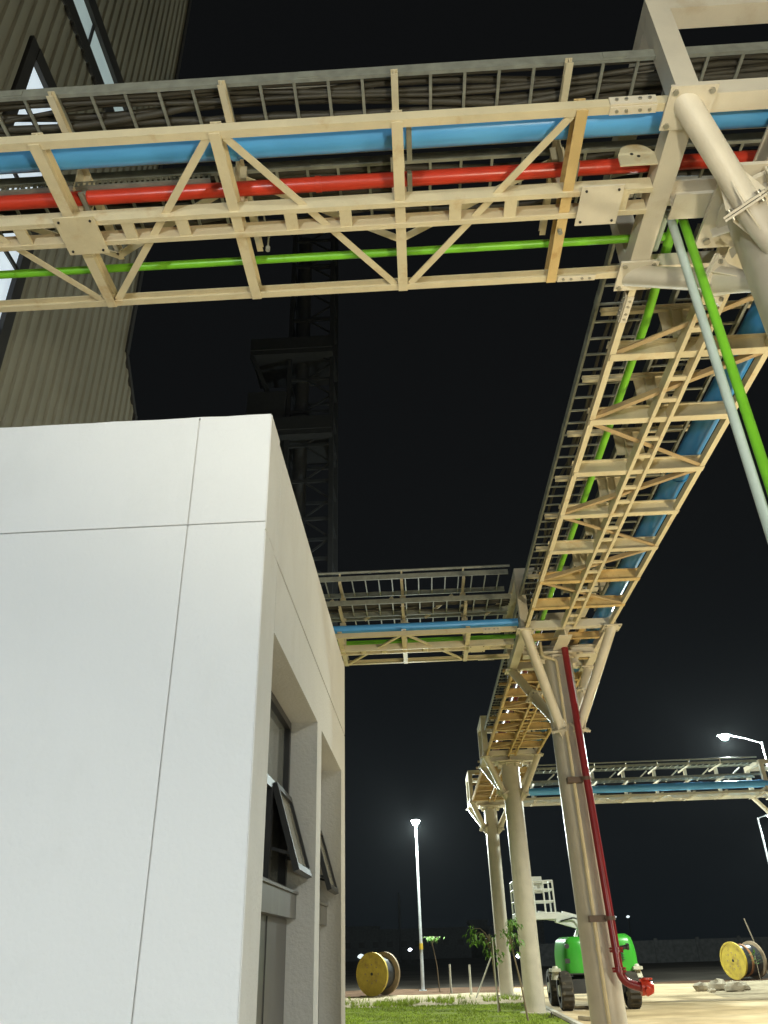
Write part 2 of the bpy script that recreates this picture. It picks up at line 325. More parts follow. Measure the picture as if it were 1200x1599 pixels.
# ------------------------------------------------------------------ tall clad plant building
def plant_building():
    X = -6.0
    t = thing('clad_tower_building', 'tall dark building clad in olive ribbed sheet with lit window strips, top left', 'building', (X, 9, 0))
    # outline in (y, z)
    ytop = 12.62
    rib = .27; prof = [(0,0),(.12,0),(.15,.035),(.24,.035)]
    holes = []
    b = MB()
    def zbot(y): return 0
    ys = []; y = -14.0
    while y < 13.7:
        for dy, dx in prof: ys.append((y+dy, dx))
        y += rib
    def seg(y0, d0, y1, d1, z0, z1): b.add([(X+d0,y0,z0),(X+d1,y1,z0),(X+d1,y1,z1),(X+d0,y0,z1)], [(0,1,2,3)])
    # window openings: (ymin, ymax, function z low, z high)
    def cuts(y):
        c = []
        if 7.1 <= y <= 8.6: c.append((7.5, 15.35))                    # tall window
        if -4 <= y <= 11.0: c.append((17.35, 18.92))                 # strip
        return c
    for (y0, d0), (y1, d1) in zip(ys, ys[1:]):
        ym = (y0+y1)/2
        z0 = 0.0; top = 30.0
        if ym > 12.66:
            if ym > 13.62: continue
            top = 13.2-(ym-12.66)*1.0
        for a, c in sorted(cuts(ym)):
            seg(y0, d0, y1, d1, z0, a); z0 = c
        seg(y0, d0, y1, d1, z0, top)
    b.build('wall', 'clad', t)
    b = MB(); b.box((X-14,-14,0), (X-.35,12.60,29.9)); b.box((X-14,12.6,0), (X-.35,13.6,12.2)); b.build('rear_wall', 'trim', t)
    # corner flashing
    b = MB(); b.box((X-.36,12.60,13.2), (X+.07,12.74,30.0)); b.sweep((X-.14,12.66,13.25), (X-.14,13.66,12.2), [(-.2,-.06),(.2,-.06),(.2,.06),(-.2,.06)]); b.box((X-.36,13.58,0),(X+.07,13.7,12.25)); b.build('corner_flashing', 'trim', t)
    def window(y0, y1, z0, z1, gm, fr=.28, fb=.16, mull=(), hb=(), name='window'):
        f = MB()
        f.box((X-.30,y0-.02,z0-.02), (X+.07,y0+fb,z1+.02)); f.box((X-.30,y1-fb,z0-.02), (X+.07,y1+.02,z1+.02))
        f.box((X-.30,y0+fb,z0-.02), (X+.08,y1-fb,z0+fb)); f.box((X-.30,y0+fb,z1-fr), (X+.08,y1-fb,z1+.02))
        for q in mull: f.box((X-.0095,q,z0+fb), (X+.03,q+.06,z1-fr))
        for q in hb: f.box((X-.0095,y0+fb,q), (X+.03,y1-fb,q+.07))
        # ragged closure strip that follows the ribs
        yy = y0
        while yy < y1-.2:
            f.disc((X+.05, yy+.135, z0-.01), (1,0,0), .11, .04, 10); yy += .27
        o = sub(f.build(name, 'trim', t), (X, 9, 0))
        g_ = MB(); g_.box((X-.04,y0+fb,z0+fb), (X-.01,y1-fb,z1-fr)); g_.build('glass_pane', gm, o)
    window(7.1, 8.6, 7.5, 15.35, 'brightglass', .34, .2, (), hb=(14.0, 12.6, 11.2, 9.9, 8.6))
    window(-4, 11.0, 17.35, 18.92, 'litglass', .40, .36, (8.57, 6.2, 3.8))
plant_building()

# ------------------------------------------------------------------ pipe racks
W = 1.62
def rack_section(label, axis, s0, s1, t0, nodes, group, m='cream', plates=(), top=False, zig0=0, ladder=True, sgn=1, Wd=W, splices=(), extra=()):
    def P(s, t, z): return V((s, t0+t*sgn, z)) if axis == 'x' else V((t0+t*sgn, s, z))
    loc = tuple(P((s0+s1)/2, Wd/2, 7.0))
    T = thing('pipe_rack', label, 'pipe rack', loc, group)
    mid = Wd*.49
    for tt in (0.0, Wd):
        b = MB(); b.beam(P(s0,tt,7.045), P(s1,tt,7.045), .065, .09, prof='C' if tt else 'D', t=.012); b.build('bottom_chord', m, T)
    for s in nodes:
        b = MB(); hb_ = .15 if axis == 'x' else .19; b.beam(P(s,-.02,6.985+hb_/2), P(s,Wd+.03,6.985+hb_/2), .085 if axis == 'x' else .10, hb_, prof='I', t=.012)
        b.build('cross_beam', 'ochre_light' if (m == 'cream' and (s == 1.43 or s in (12.0, 13.14))) else m, T)
        b = MB(); b.beam(P(s,-.01,7.64), P(s,Wd+.02,7.64), .055, .07, prof='I', t=.01); b.build('upper_beam', m, T)
        b = MB(); b.beam(P(s,mid-.02,7.135), P(s,mid-.02,7.605), .12, .13, up=(P(0,1,0)-P(0,0,0)), prof='I', t=.012)
        b.sweep(P(s,mid+.16,7.42), P(s,mid-.2,7.42), [(-.004,-.14),(.004,-.14),(.004,.17),(-.004,.17)])
        b.build('post', m, T)
    # bottom plane zigzag
    nn = list(nodes)
    pts = [(s, (0.03 if (i+zig0) % 2 == 0 else Wd-.03)) for i, s in enumerate(nn)]
    for (a, ta), (c, tb) in zip(pts, pts[1:]):
        d = (c-a)*.05
        b = MB(); b.beam(P(a+d,ta,7.04), P(c-d,tb,7.04), .06, .06, prof='L', t=.01); b.build('diagonal_brace', 'brace' if axis == 'y' else m, T)
        ua = Wd*.5 if ta < .5 else Wd-.05; ub = Wd*.5 if tb < .5 else Wd-.05
        if axis == 'x': b = MB(); b.beam(P(a,ua,7.60), P(c,ub,7.60), .07, .05, prof='L', t=.01); b.build('upper_brace', m, T)
    # centre ladder
    if ladder:
        for dt in (-.105, .105):
            b = MB(); b.beam(P(s0,mid+dt,7.03), P(s1,mid+dt,7.03), .045, .13, prof='box'); b.build('ladder_rail', m, T)
        nn2 = [nodes[0]-(nodes[1]-nodes[0])]+nn+[nodes[-1]+(nodes[1]-nodes[0])]
        hw = .05 if axis == 'x' else .035
        for a, c in zip(nn2, nn2[1:]):
            for fr in (1/3, 2/3):
                s = a+(c-a)*fr
                if s < s0+.08 or s > s1-.08: continue
                b = MB(); b.box(P(s-hw, mid-.083, 6.972), P(s+hw, mid+.083, 6.998)); b.build('ladder_rung', m, T)
    for (s, mm) in plates:
        b = MB(); c = P(s, mid, 6.945); a = (.17, .19)
        b.box((c.x-a[0] if axis == 'x' else c.x-a[1], c.y-a[1] if axis == 'x' else c.y-a[0], 6.943), (c.x+a[0] if axis == 'x' else c.x+a[1], c.y+a[1] if axis == 'x' else c.y+a[0], 6.957))
        o = sub(b.build('splice_plate', mm, T), loc); q = MB()
        for ex in (-.13, .13):
            for ey in (-.15, .15): q.hexbolt(c+V((ex, ey, -.006) if axis == 'x' else (ey, ex, -.006)), (0,0,1), .011, .012)
        q.build('bolt', 'trim', o)
    for (s, tt) in splices:       # bolted cover plates on the chords
        for dz, hh in ((.045, 0),):
            off = -.040 if tt == 0 else .040
            b = MB(); q = MB()
            a0 = P(s-.17, tt+off, 7.0); a1 = P(s+.17, tt+off, 7.09)
            b.beam((a0+V((0,0,.045))), P(s+.17, tt+off, 7.045), .012, .085)
            b.beam(P(s-.17,tt,6.992), P(s+.17,tt,6.992), .062, .010)
            for e_ in (-.12,-.05,.05,.12):
                pass
            o = sub(b.build('splice_plate', 'ivory', T), loc)
            for e_ in (-.12,-.05,.05,.12):
                q = MB(); q.hexbolt(P(s+e_, tt+off*1.25, 7.045), P(0,1,0)-P(0,0,0), .014, .016); q.build('bolt', 'bolt', o)
                q = MB(); q.hexbolt(P(s+e_, tt, 6.984), (0,0,1), .014, .012); q.build('bolt', 'bolt', o)
    for (a, ta, c, tb) in extra:
        b = MB(); b.beam(P(a,ta,7.04), P(c,tb,7.04), .06, .06, prof='L', t=.01); b.build('diagonal_brace', 'brace' if axis == 'y' else m, T)
    if top:
        b = MB(); b.tube([P(s0,.02,8.42), P(s1,.02,8.42)], .028, 8); b.build('top_rail', 'galv', T)
        for i, s in enumerate(nodes):
            b = MB(); b.beam(P(s,mid-.02,7.68), P(s,mid-.02,8.16), .12, .13, up=(P(0,1,0)-P(0,0,0)), prof='I', t=.012); b.build('upper_post', m, T)
            b = MB(); b.beam(P(s,0,8.19), P(s,Wd,8.19), .055, .06); b.tube([P(s,.02,8.2), P(s,.02,8.42)], .02, 8); b.build('top_beam', m, T)
            b = MB(); b.beam(P(s+.45,mid,7.68), P(s+1.05,mid,8.16), .06, .05); b.build('upper_diagonal', m, T)
    return T

def tray(label, axis, s0, s1, t0, t1, z, group, wall=.10):
    def P(s, t, z): return V((s, t, z)) if axis == 'x' else V((t, s, z))
    loc = tuple(P((s0+s1)/2, (t0+t1)/2, z))
    T = thing('cable_tray', label, 'cable tray', loc, group)
    for tt, pr in ((t0, 'D'), (t1, 'C')):
        b = MB(); b.beam(P(s0,tt,z+wall/2), P(s1,tt,z+wall/2), .03, wall, prof='box' if 0 else ('C' if (pr == 'C') == (axis == 'x') else 'D'), t=.004)
        # joint fish-plates along the rail
        s = s0+.9
        while s < s1-.2:
            b.beam(P(s-.09,tt+(-.02 if tt == t0 else .02),z+wall/2), P(s+.09,tt+(-.02 if tt == t0 else .02),z+wall/2), .006, wall*.75); s += 2.4
        b.build('rail', 'galv', T)
    n = int((s1-s0)/.272); b = MB(); b.beam(P(s0+.13,t0+.012,z+.02), P(s0+.13,t1-.012,z+.02), .024, .02); src = b.build('rung', 'galv', T)
    copies(src, n, P(.272,0,0)-P(0,0,0), T)
def cables(axis, s0, s1, t0, t1, z, n, seed, label, wob_=.05):
    R = random.Random(seed)
    def P(s, t, z): return V((s, t, z)) if axis == 'x' else V((t, s, z))
    for i in range(n):
        t = t0+(t1-t0)*(i+.5)/n; r = R.uniform(.018, .034); k = R.random()*50; sl = R.uniform(-.5, .5)*(t1-t0)
        pts = []; m_ = int((s1-s0)/.45)+2
        for j in range(m_):
            s = s0+(s1-s0)*j/(m_-1)
            tt = t+sl*(j/(m_-1)-.5)+wob_*3.5*noise.noise(V((s*.5, k, 0))); tt = min(max(tt, t0), t1)
            pts.append(P(s, tt, z+r+.012+max(0, .09*noise.noise(V((s*.6, k, 5)))+.03*(i % 3))))
        b = MB(); b.tube(pts, r, 8); tag(b.build('cable', 'cable'), label, 'cable', 'black cables lying in trays')

def pipe(name, label, pts, r, m, group=None, joints=(), clamps=(), r_bend=.15, cat='pipe'):
    b = MB(); b.tube(bend(pts, r_bend), r, 20)
    o = b.build(name, m)
    for p, a in clamps:
        b2 = MB(); b2.disc(p, a, r+.007, .035, 20); p_ = V(p); q_ = V(a).cross(V((0,0,1))).normalized()*(r+.03); b2.box(tuple(p_-V((abs(q_.x)+.02,abs(q_.y)+.02,r+.02))), tuple(p_+V((abs(q_.x)+.02,abs(q_.y)+.02,-r+.0)))); c = b2.build('pipe_clamp', 'galv'); c.parent = o
    for p, a in joints:
        b2 = MB(); b2.disc(p, a, r*1.1, .05, 20); c = b2.build('joint_collar', m); c.parent = o
    tag(o, label, cat, group); return o

# portal + column
def portal_column(label, x0, x1, y0, y1, cx, cy, fl, group, shaft_r=.30, ztop=8.3, zf=(5.35, 6.2), fpts=None, patch=False):
    T = thing('rack_column', label, 'column', (cx, cy, 0), group)
    loc = (cx, cy, 0)
    s = .17
    b = MB(); b.tube([(cx,cy,0),(cx,cy,6.78)], shaft_r, 40); sh = sub(b.build('shaft', 'shaft', T), loc)
    b = MB(); b.disc((cx,cy,6.80), (0,0,1), shaft_r*1.25, .04, 32); b.box((cx-.46,cy-.40,6.84), (cx+.46,cy+.40,6.875)); b.build('cap_plate', 'ivory', T)
    b = MB()
    for k in range(8):
        a = PI/8+k*PI/4; d = V((math.cos(a), math.sin(a), 0)); c = V((cx, cy, 0))
        b.sweep(c+d*shaft_r+V((0,0,6.70)), c+d*(shaft_r+.13)+V((0,0,6.70)), [(-.006,-.0),(.006,-.0),(.006,.10),(-.006,.10)])
    b.build('stiffener', 'ivory', T)
    b = MB(); b.disc((cx,cy,.02), (0,0,1), shaft_r*1.5, .04, 32); b.build('base_plate', 'shaft', T)
    q = MB()
    for ex in (-.38,.38):
        for ey in (-.32,.32): q.hexbolt((cx+ex,cy+ey,6.83), (0,0,1), .03, .03)
    q.build('bolt', 'bolt', T)
    # horizontal ring at z 7
    zc = 7.085
    for x in (x0, x1):
        b = MB(); b.beam((x,y0-s/2,zc), (x,y1+s/2,zc), s, s); b.build('ring_beam', 'ivory', T)
        b = MB(); b.beam((x,y0+s/2,ztop-.085), (x,y1-s/2,ztop-.085), s, s); b.build('top_beam', 'ivory', T)
    for y in (y0, y1):
        b = MB(); b.beam((x0+s/2,y,zc+.004), (x1-s/2,y,zc+.004), s-.02, s-.02); b.build('ring_beam', 'ivory', T)
        b = MB(); b.beam((x0-s/2,y,ztop-.085), (x1+s/2,y,ztop-.085), s-.004, s-.004); b.build('top_beam', 'ivory', T)
    for x in (x0, x1):
        for y in (y0, y1):
            b = MB(); b.beam((x,y,zc+s/2), (x,y,ztop-.17), s, s, up=(0,1,0)); b.build('portal_post', 'ivory', T)
    # centre cradle
    b = MB(); b.beam((cx,y0+s/2,6.99), (cx,y1-s/2,6.99), .26, .20, prof='I', t=.02); b.beam((x0+s/2,cy,6.985), (x1-s/2,cy,6.985), .24, .19, prof='I', t=.02); b.build('cradle_beam', 'ivory', T)
    # struts
    for ix, x in enumerate((x0, x1)):
        for iy, y in enumerate((y0, y1)):
            b = MB(); b.box((x-.17,y-.17,6.972), (x+.17,y+.17,6.994)); pl = sub(b.build('corner_plate', 'ivory', T), loc)
            q = MB()
            for ex in (-.13,.13):
                for ey in (-.13,.13): q.hexbolt((x+ex,y+ey,6.964), (0,0,1), .022, .02)
            q.build('bolt', 'bolt', pl)
            A = V((x, y, 6.975)); A0 = A-(V((cx, cy, 0))-V((x, y, 0))).normalized()*.05+V((0,0,.09))
            fz = zf[iy]; fr = fl[iy]
            D = V((cx, cy, 0))-V((x, y, 0)); L = D.length; D.normalize()
            Fp = V((x, y, 0))+D*fr*L; Fp.z = fz
            hd = (Fp-A).normalized()
            # stub end on shaft along the same line
            hl = (V((Fp.x, Fp.y, 0))-V((cx, cy, 0))).length-shaft_r*.85
            E = Fp + hd*(hl/max(.15, V((hd.x, hd.y, 0)).length))
            b = MB(); b.tube([A-hd*.12, Fp-hd*.012], .095, 20); st = sub(b.build('strut', 'ivory', T), loc)
            b = MB(); u = hd.cross(V((0,0,1))).normalized(); v = hd.cross(u)
            for sg in (-1, 1):
                c = Fp+hd*.012*sg
                h = .155; vs = [c+u*h*aa+v*h*bb+hd*.009*cc for cc in (-1,1) for aa, bb in ((-1,-1),(1,-1),(1,1),(-1,1))]
                b.add(vs, [(0,3,2,1),(4,5,6,7),(0,1,5,4),(1,2,6,5),(2,3,7,6),(3,0,4,7)])
            for dd in (u, -u, v, -v):        # fins
                o = dd.cross(hd).normalized()*.005
                for sg in (-1, 1):
                    tri = [Fp+hd*.02*sg+dd*.07, Fp+hd*.02*sg+dd*.15, Fp+hd*.24*sg+dd*.085]
                    b.add([q_+o for q_ in tri]+[q_-o for q_ in tri], [(0,1,2),(5,4,3),(0,3,4,1),(1,4,5,2),(2,5,3,0)])
            b.build('flange', 'ivory', st)
            q = MB()
            for dd in ((u+v), (u-v), (v-u), (-u-v)): q.hexbolt(Fp+dd*.11, hd, .02, .09)
            q.build('bolt', 'bolt', st)
            b = MB(); b.tube([Fp+hd*.02, E], [.115, .075], 20); b.build('strut_socket', 'shaft', T)
    return T

NX = [-5.37,-4.01,-2.65,-1.29,.07,1.43]
rack_section('cream pipe rack crossing overhead from the clad building to the near column, nearest the camera', 'x', -6.3, 2.11, 3.53, NX, 'cream steel pipe racks', 'cream', plates=[(-2.60,'cream'),(1.70,'ivory')], zig0=1, splices=[(1.80,0),(1.66,W)])
NY = [5.75,6.29,7.43,8.57,9.71,10.85,12.0,13.14]
rack_section('long cream pipe rack running away above the open side between the first two columns', 'y', 5.27, 14.15, 2.22, [6.29,7.43,8.57,9.71,10.85,12.0,13.14], 'cream steel pipe racks', 'cream', splices=[(5.6,0),(5.6,W)], zig0=1, extra=[(6.25,.03,5.3,W-.03)])
N2 = [17.6+1.14*i for i in range(7)]
rack_section('ochre pipe rack section beyond the second column with a yellow centre ladder', 'y', 16.95, 25.5, 2.22, N2, 'cream steel pipe racks', 'ochre')
N3 = [28.4+1.14*i for i in range(6)]
rack_section('farthest ochre pipe rack section between the third and fourth columns', 'y', 27.3, 34.4, 2.22, N3, 'cream steel pipe racks', 'ochre')
NB = [-5.2,-3.94,-2.68,-1.42,-.16,1.10]
rack_section('shaded two-level pipe rack passing behind the white building to the second column', 'x', -6.3, 2.05, 14.25, NB, 'cream steel pipe racks', 'cream', top=True, splices=[(1.55,0),(1.55,W)], plates=[(1.3,'cream')])
NC = [4.9+1.34*i for i in range(7)]
rack_section('far two-level pipe rack leading right below the street lamp', 'x', 4.0, 14.5, 34.6, NC, 'cream steel pipe racks', 'ivory', top=True)  # ivory instead of cream puts the lamp's whiter light into the paint
rack_section('far pipe rack stub continuing past the right portal', 'x', 16.4, 24, 34.6, [17.5,18.9,20.3,21.7,23.1], 'cream steel pipe racks', 'cream', top=True)
rack_section('pipe rack stub leaving the near portal at the right edge', 'x', 3.95, 9.0, 3.53, [5.0,6.3,7.6], 'cream steel pipe racks', 'cream')

portal_column('nearest round column with thick ivory struts and portal frame, upper right corner', 2.2, 3.85, 3.53, 5.15, 3.03, 4.34, (.52,.55), 'round rack columns', .31, zf=(6.42,6.42))
portal_column('second round column with the dark red riser pipe and cream conduit on it', 2.2, 3.86, 14.25, 16.75, 2.98, 15.55, (.78,.42), 'round rack columns', .30, zf=(5.35,6.25))
portal_column('third round column standing on the lawn edge left of the green lift', 2.2, 3.86, 25.6, 27.2, 2.98, 26.0, (.62,.6), 'round rack columns', .29, zf=(5.9,6.1))
portal_column('farthest round column of the row with a greyer lower half behind leaves', 2.2, 3.86, 34.6, 36.4, 2.98, 35.0, (.62,.6), 'round rack columns', .27, zf=(6.0,6.1))
portal_column('column under the far portal frame at the right edge', 14.6, 16.25, 34.6, 36.2, 15.4, 35.4, (.62,.6), 'round rack columns', .27, zf=(6.1,6.1))

# beams between portal legs at the second column
tb = thing('floor_grid', 'ochre beams closing the bay over the second column', 'steel beams', (3.0, 15.5, 7.0))
for yy in (14.9, 15.65, 16.2):
    b = MB(); b.beam((2.29,yy,7.09), (3.77,yy,7.09), .09, .13, prof='I', t=.012); b.build('cross_beam', 'ochre', tb)
b = MB(); b.beam((3.4,14.35,7.2), (3.4,16.65,7.2), .12, .12); b.build('stringer', 'ochre', tb)

for (x, y, z, ax, lb) in ((1.98, 4.02, 7.12, 'x', 'cream gusset plate with two holes beside the red pipe at the near portal'), (3.86, 6.2, 7.2, 'y', 'cream gusset plate over the blue pipe at the right chord of the receding rack')):
    T = thing('gusset_plate', lb, 'gusset plate', (x, y, z), 'gusset plates'); b = MB(); n_ = 10
    pr = [(-.16,-.10),(.14,-.10),(.14,.04)]+[(-.02+.15*math.cos(a_), .0+.15*math.sin(a_)) for a_ in [PI*.12+PI*.62*i/n_ for i in range(n_+1)]]+[(-.16,.02)]
    f_ = (lambda q: V((x+q[0], y, z+q[1]))) if ax == 'x' else (lambda q: V((x, y+q[0], z+q[1])))
    o_ = V((0,.006,0)) if ax == 'x' else V((.006,0,0)); k_ = len(pr)
    b.add([f_(q)-o_ for q in pr]+[f_(q)+o_ for q in pr], [tuple(range(k_)), tuple(range(k_, 2*k_))[::-1]]+[(i, (i+1) % k_, k_+(i+1) % k_, k_+i) for i in range(k_)])
    b.build('plate', 'cream', T)
    b = MB(); [b.disc(f_((-.05+.05*i, .03-.03*i)), o_, .014, .016, 12) for i in (0, 1)]; b.build('bolt_hole', 'black', T)
# trays and cables
tray('near cable ladder tray above the blue pipe, packed with black cables', 'x', -6.3, 8.0, 3.575, 4.22, 7.69, 'galvanised cable trays')
cables('x', -6.3, 8.0, 3.62, 4.18, 7.70, 14, 1, 'black cable in the tray above the nearest rack')
tray('rear cable tray of the nearest rack, behind the red pipe', 'x', -6.3, 8.0, 4.36, 5.05, 7.69, 'galvanised cable trays')
cables('x', -6.3, 8.0, 4.42, 5.0, 7.70, 9, 2, 'black cable in the tray above the nearest rack')
tray('upper left cable tray of the long receding rack', 'y', 5.3, 25.0, 2.18, 2.72, 7.69, 'galvanised cable trays')
cables('y', 5.3, 25, 2.28, 2.66, 7.70, 5, 3, 'black cable in the tray above the receding rack')
tray('right cable tray of the long receding rack beside the blue pipe', 'y', 5.3, 14.2, 3.05, 3.58, 7.32, 'galvanised cable trays', .05)
tray('inner cable tray of the long receding rack', 'y', 5.3, 14.2, 3.0, 3.55, 7.69, 'galvanised cable trays')
cables('y', 5.3, 14.2, 3.06, 3.5, 7.70, 5, 4, 'black cable in the tray above the receding rack')
tray('lower cable tray on the shaded rack behind the white building', 'x', -6.2, 2.0, 14.25, 14.9, 7.69, 'galvanised cable trays')
tray('rear cable tray on the shaded rack behind the white building', 'x', -6.2, 2.0, 15.1, 15.75, 7.69, 'galvanised cable trays')
tray('top cable tray on the shaded rack behind the white building', 'x', -6.2, 2.0, 14.25, 15.1, 8.225, 'galvanised cable trays')
cables('x', -6.2, 2.0, 14.3, 14.85, 7.70, 5, 5, 'black cable in the tray of the shaded rack')
tray('cable tray along the far right rack', 'x', 4.0, 14.5, 34.7, 35.3, 7.69, 'galvanised cable trays')
tray('top cable tray along the far right rack', 'x', 4.0, 14.5, 34.7, 35.5, 8.225, 'galvanised cable trays')
# small perforated tray on top of the red pipe
T = thing('perforated_tray', 'narrow pale perforated tray edge above the red pipe at the left', 'cable tray', (-3.7, 4.1, 7.32))
b = MB(); x = -6.2
b.beam((-6.2,4.13,7.375), (-1.5,4.13,7.375), .006, .010); b.beam((-6.2,4.13,7.325), (-1.5,4.13,7.325), .006, .010)
while x < -1.5: b.box((x,4.127,7.33), (x+.02,4.133,7.37)); x += .045
b.build('perforated_rail', 'galv', T)
b = MB(); b.box((-6.2,4.135,7.318),(-1.5,4.3,7.322)); b.build('tray_floor', 'galv', T)
# timber batten / angle seen in the near tray
b = MB(); b.beam((-1.75,3.72,7.83), (-.1,3.76,7.86), .05, .012); tag(b.build('steel_strip', 'ivory'), 'loose pale strip lying on the cables in the near tray', 'metal strip')

# pipes
pipe('blue_pipe', 'thick blue pipe along the nearest rack, brightly lit', [(-6.3,3.78,7.27),(8.0,3.78,7.27)], .125, 'blue', 'blue pipes', [((-1.22,3.78,7.27),(1,0,0))], [((x+.09,3.78,7.27),(1,0,0)) for x in (-4.01,.07)])
pipe('blue_pipe', 'thick blue pipe along the right edge of the long receding rack', [(3.80,3.9,7.33),(3.76,14.1,7.30),(3.74,25,7.30)], .14, 'blue_shaded', 'blue pipes', [((3.78,9.2,7.315),(0,1,0))])
pipe('blue_pipe', 'blue pipe on the shaded rack behind the white building', [(-6.2,14.42,7.24),(2.1,14.42,7.24)], .085, 'blue', 'blue pipes')
pipe('blue_pipe', 'distant blue pipe on the far right rack under the street lamp', [(3.4,34.62,7.33),(24,34.62,7.33)], .15, 'blue', 'blue pipes')
pipe('red_pipe', 'bright red pipe along the middle of the nearest rack', [(-6.3,4.20,7.26),(3.0,4.20,7.26)], .060, 'red', 'red pipes', [((-.6,4.2,7.26),(1,0,0))], [((x+.09,4.2,7.26),(1,0,0)) for x in (-2.65,.07,1.43)])
pipe('red_pipe', 'dark red pipe above the ochre rack beyond the second column', [(2.58,15.0,7.32),(2.58,34.5,7.32)], .11, 'dred', 'red pipes')
pipe('green_pipe', 'thin lime green pipe under the rear of the nearest rack', [(-6.3,4.93,7.22),(2.47,4.93,7.22)], .036, 'green', 'green pipes')
pipe('green_pipe', 'lime green pipe down the left side of the long receding rack', [(2.50,4.94,7.22),(2.55,6.0,7.22),(2.56,16.0,7.22)], .043, 'green', 'green pipes')
pipe('green_pipe', 'vertical lime green pipe dropping past the nearest column at the right edge', [(2.48,5.0,7.20),(2.48,4.60,7.20),(2.50,4.58,.0)], .036, 'green', 'green pipes')
pipe('white_pipe', 'vertical pale grey green pipe dropping beside the lime one', [(2.38,5.05,7.20),(2.38,4.60,7.20),(2.40,4.58,.0)], .035, 'white_pipe')
pipe('green_pipe', 'green pipe on the shaded rack behind the white building', [(-6.2,15.15,7.22),(2.3,15.15,7.22)], .05, 'green', 'green pipes')
# riser with hose valve
T = thing('fire_riser', 'dark red vertical fire main with flanges and bright red outlet valve at its foot', 'fire riser', (3.1, 15.05, 0))
b = MB(); b.tube(bend([(3.06,15.05,7.25),(3.18,15.05,1.12),(3.55,15.05,1.02)], .22, 10), .068, 20); rz = sub(b.build('riser_pipe', 'dred', T), (3.1,15.05,0))
for z in (1.56, 1.27):
    b = MB(); b.disc((3.175,15.05,z), (0,0,1), .115, .035); b.disc((3.175,15.05,z+.04), (0,0,1), .115, .03); b.build('pipe_flange', 'dred', rz)
b = MB(); b.disc((3.50,15.05,1.03), (1,0,0), .12, .04); b.tube([(3.5,15.05,1.03),(3.58,15.05,1.03),(3.68,15.05,1.02)], [.10,.13,.08]); b.disc((3.60,15.05,1.15), (0,0,1), .09, .025, 12); b.tube([(3.58,15.05,1.05),(3.60,15.05,1.15)], .02)
b.tube([(3.56,14.97,1.0),(3.56,14.85,.98)], .05); b.build('hose_valve', 'red', T)
for z in (2.05, 4.35):
    xx = 3.06+.12*(7-z)/6; b = MB(); b.box((xx-.34,15.09,z-.05), (xx-.06,15.27,z+.05)); b.disc((xx,15.05,z), (0,0,1), .092, .06); b.build('pipe_clamp', 'bracket', T)
b = MB(); b.tube([(3.20,15.05,1.60),(3.38,15.05,1.62)], .035, 10); b.disc((3.37,15.05,1.62), (1,0,0), .05, .04); b.build('side_tapping', 'liftd', T)
T = thing('conduit', 'cream conduit stepping down from the rack onto the second column', 'conduit', (2.9, 15.22, 0))
b = MB(); b.tube(bend([(2.60,15.1,7.05),(2.60,15.1,6.76),(2.86,15.22,6.72),(2.90,15.22,6.66),(2.92,15.235,.0)], .07, 6), .033, 12); cd = sub(b.build('conduit_pipe', 'creamp', T), (2.9,15.22,0))
b = MB()
for z in (6.4, 5.2, 4.0, 2.8, 1.6): b.disc((2.91,15.23,z), (0,0,1), .042, .03, 12)
b.build('coupling', 'creamp', cd)
# small hangers under the near rack
for i, x in enumerate((-1.08, 1.42, -3.5)):
    b = MB(); b.tube([(x,4.58,7.12),(x,4.58,6.98)], .008, 6); b.tube([(x,4.58,6.98),(x,4.58,6.94)], .02, 8); b.tube([(x,4.30,7.1),(x,4.6,7.12)], .008, 6)
    tag(b.build('pipe_hanger', 'galv'), ('small rod hanger under the nearest rack beside the green pipe', 'cable gland')[0], 'hanger', 'small hangers under the nearest rack')

# ------------------------------------------------------------------ faint lattice tower behind
def lattice():
    T = thing('lattice_tower', 'unlit lattice steel tower with platforms, faint behind the white building', 'tower', (-6.8, 45, 0))
    x0, x1, y0, y1 = -8.3, -5.1, 45, 48
    for x in (x0, x1):
        for y in (y0, y1):
            b = MB(); b.box((x-.16,y-.16,0), (x+.16,y+.16,58)); b.build('leg', 'lattice', T)
    z = 3.0; i = 0
    while z < 57:
        b = MB()
        b.beam((x0,y0,z), (x1,y0,z), .18, .22); b.beam((x0,y1,z), (x1,y1,z), .18, .22); b.beam((x0,y0,z), (x0,y1,z), .18, .22); b.beam((x1,y0,z), (x1,y1,z), .18, .22)
        b.build('girt', 'lattice', T)
        b = MB(); xm = x0+1.25
        b.beam((xm,y0,z), (x1,y0,z+1.5), .12, .12); b.beam((x1,y0,z+1.5), (xm,y0,z+3), .12, .12); b.build('cross_brace', 'lattice', T)
        z += 3; i += 1
    b = MB(); b.tube([(x0+.85,y0+.9,0),(x0+.85,y0+.9,55)], .5, 20); b.build('duct', 'duct', T)
    for z in (33.5, 41):
        b = MB(); b.box((-11.2,44.2,z), (-5.0,48.2,z+.4)); b.box((-11.2,44.1,z+.4), (-5,44.2,z+1.5)); b.build('platform', 'lattice', T)
    b = MB(); b.beam((-11.1,44.3,40.9), (-8.3,44.8,33.9), .3, .3); b.box((-11.2,44.3,34),(-8.4,47.9,37.5)); b.build('hopper', 'lattice', T)
lattice()

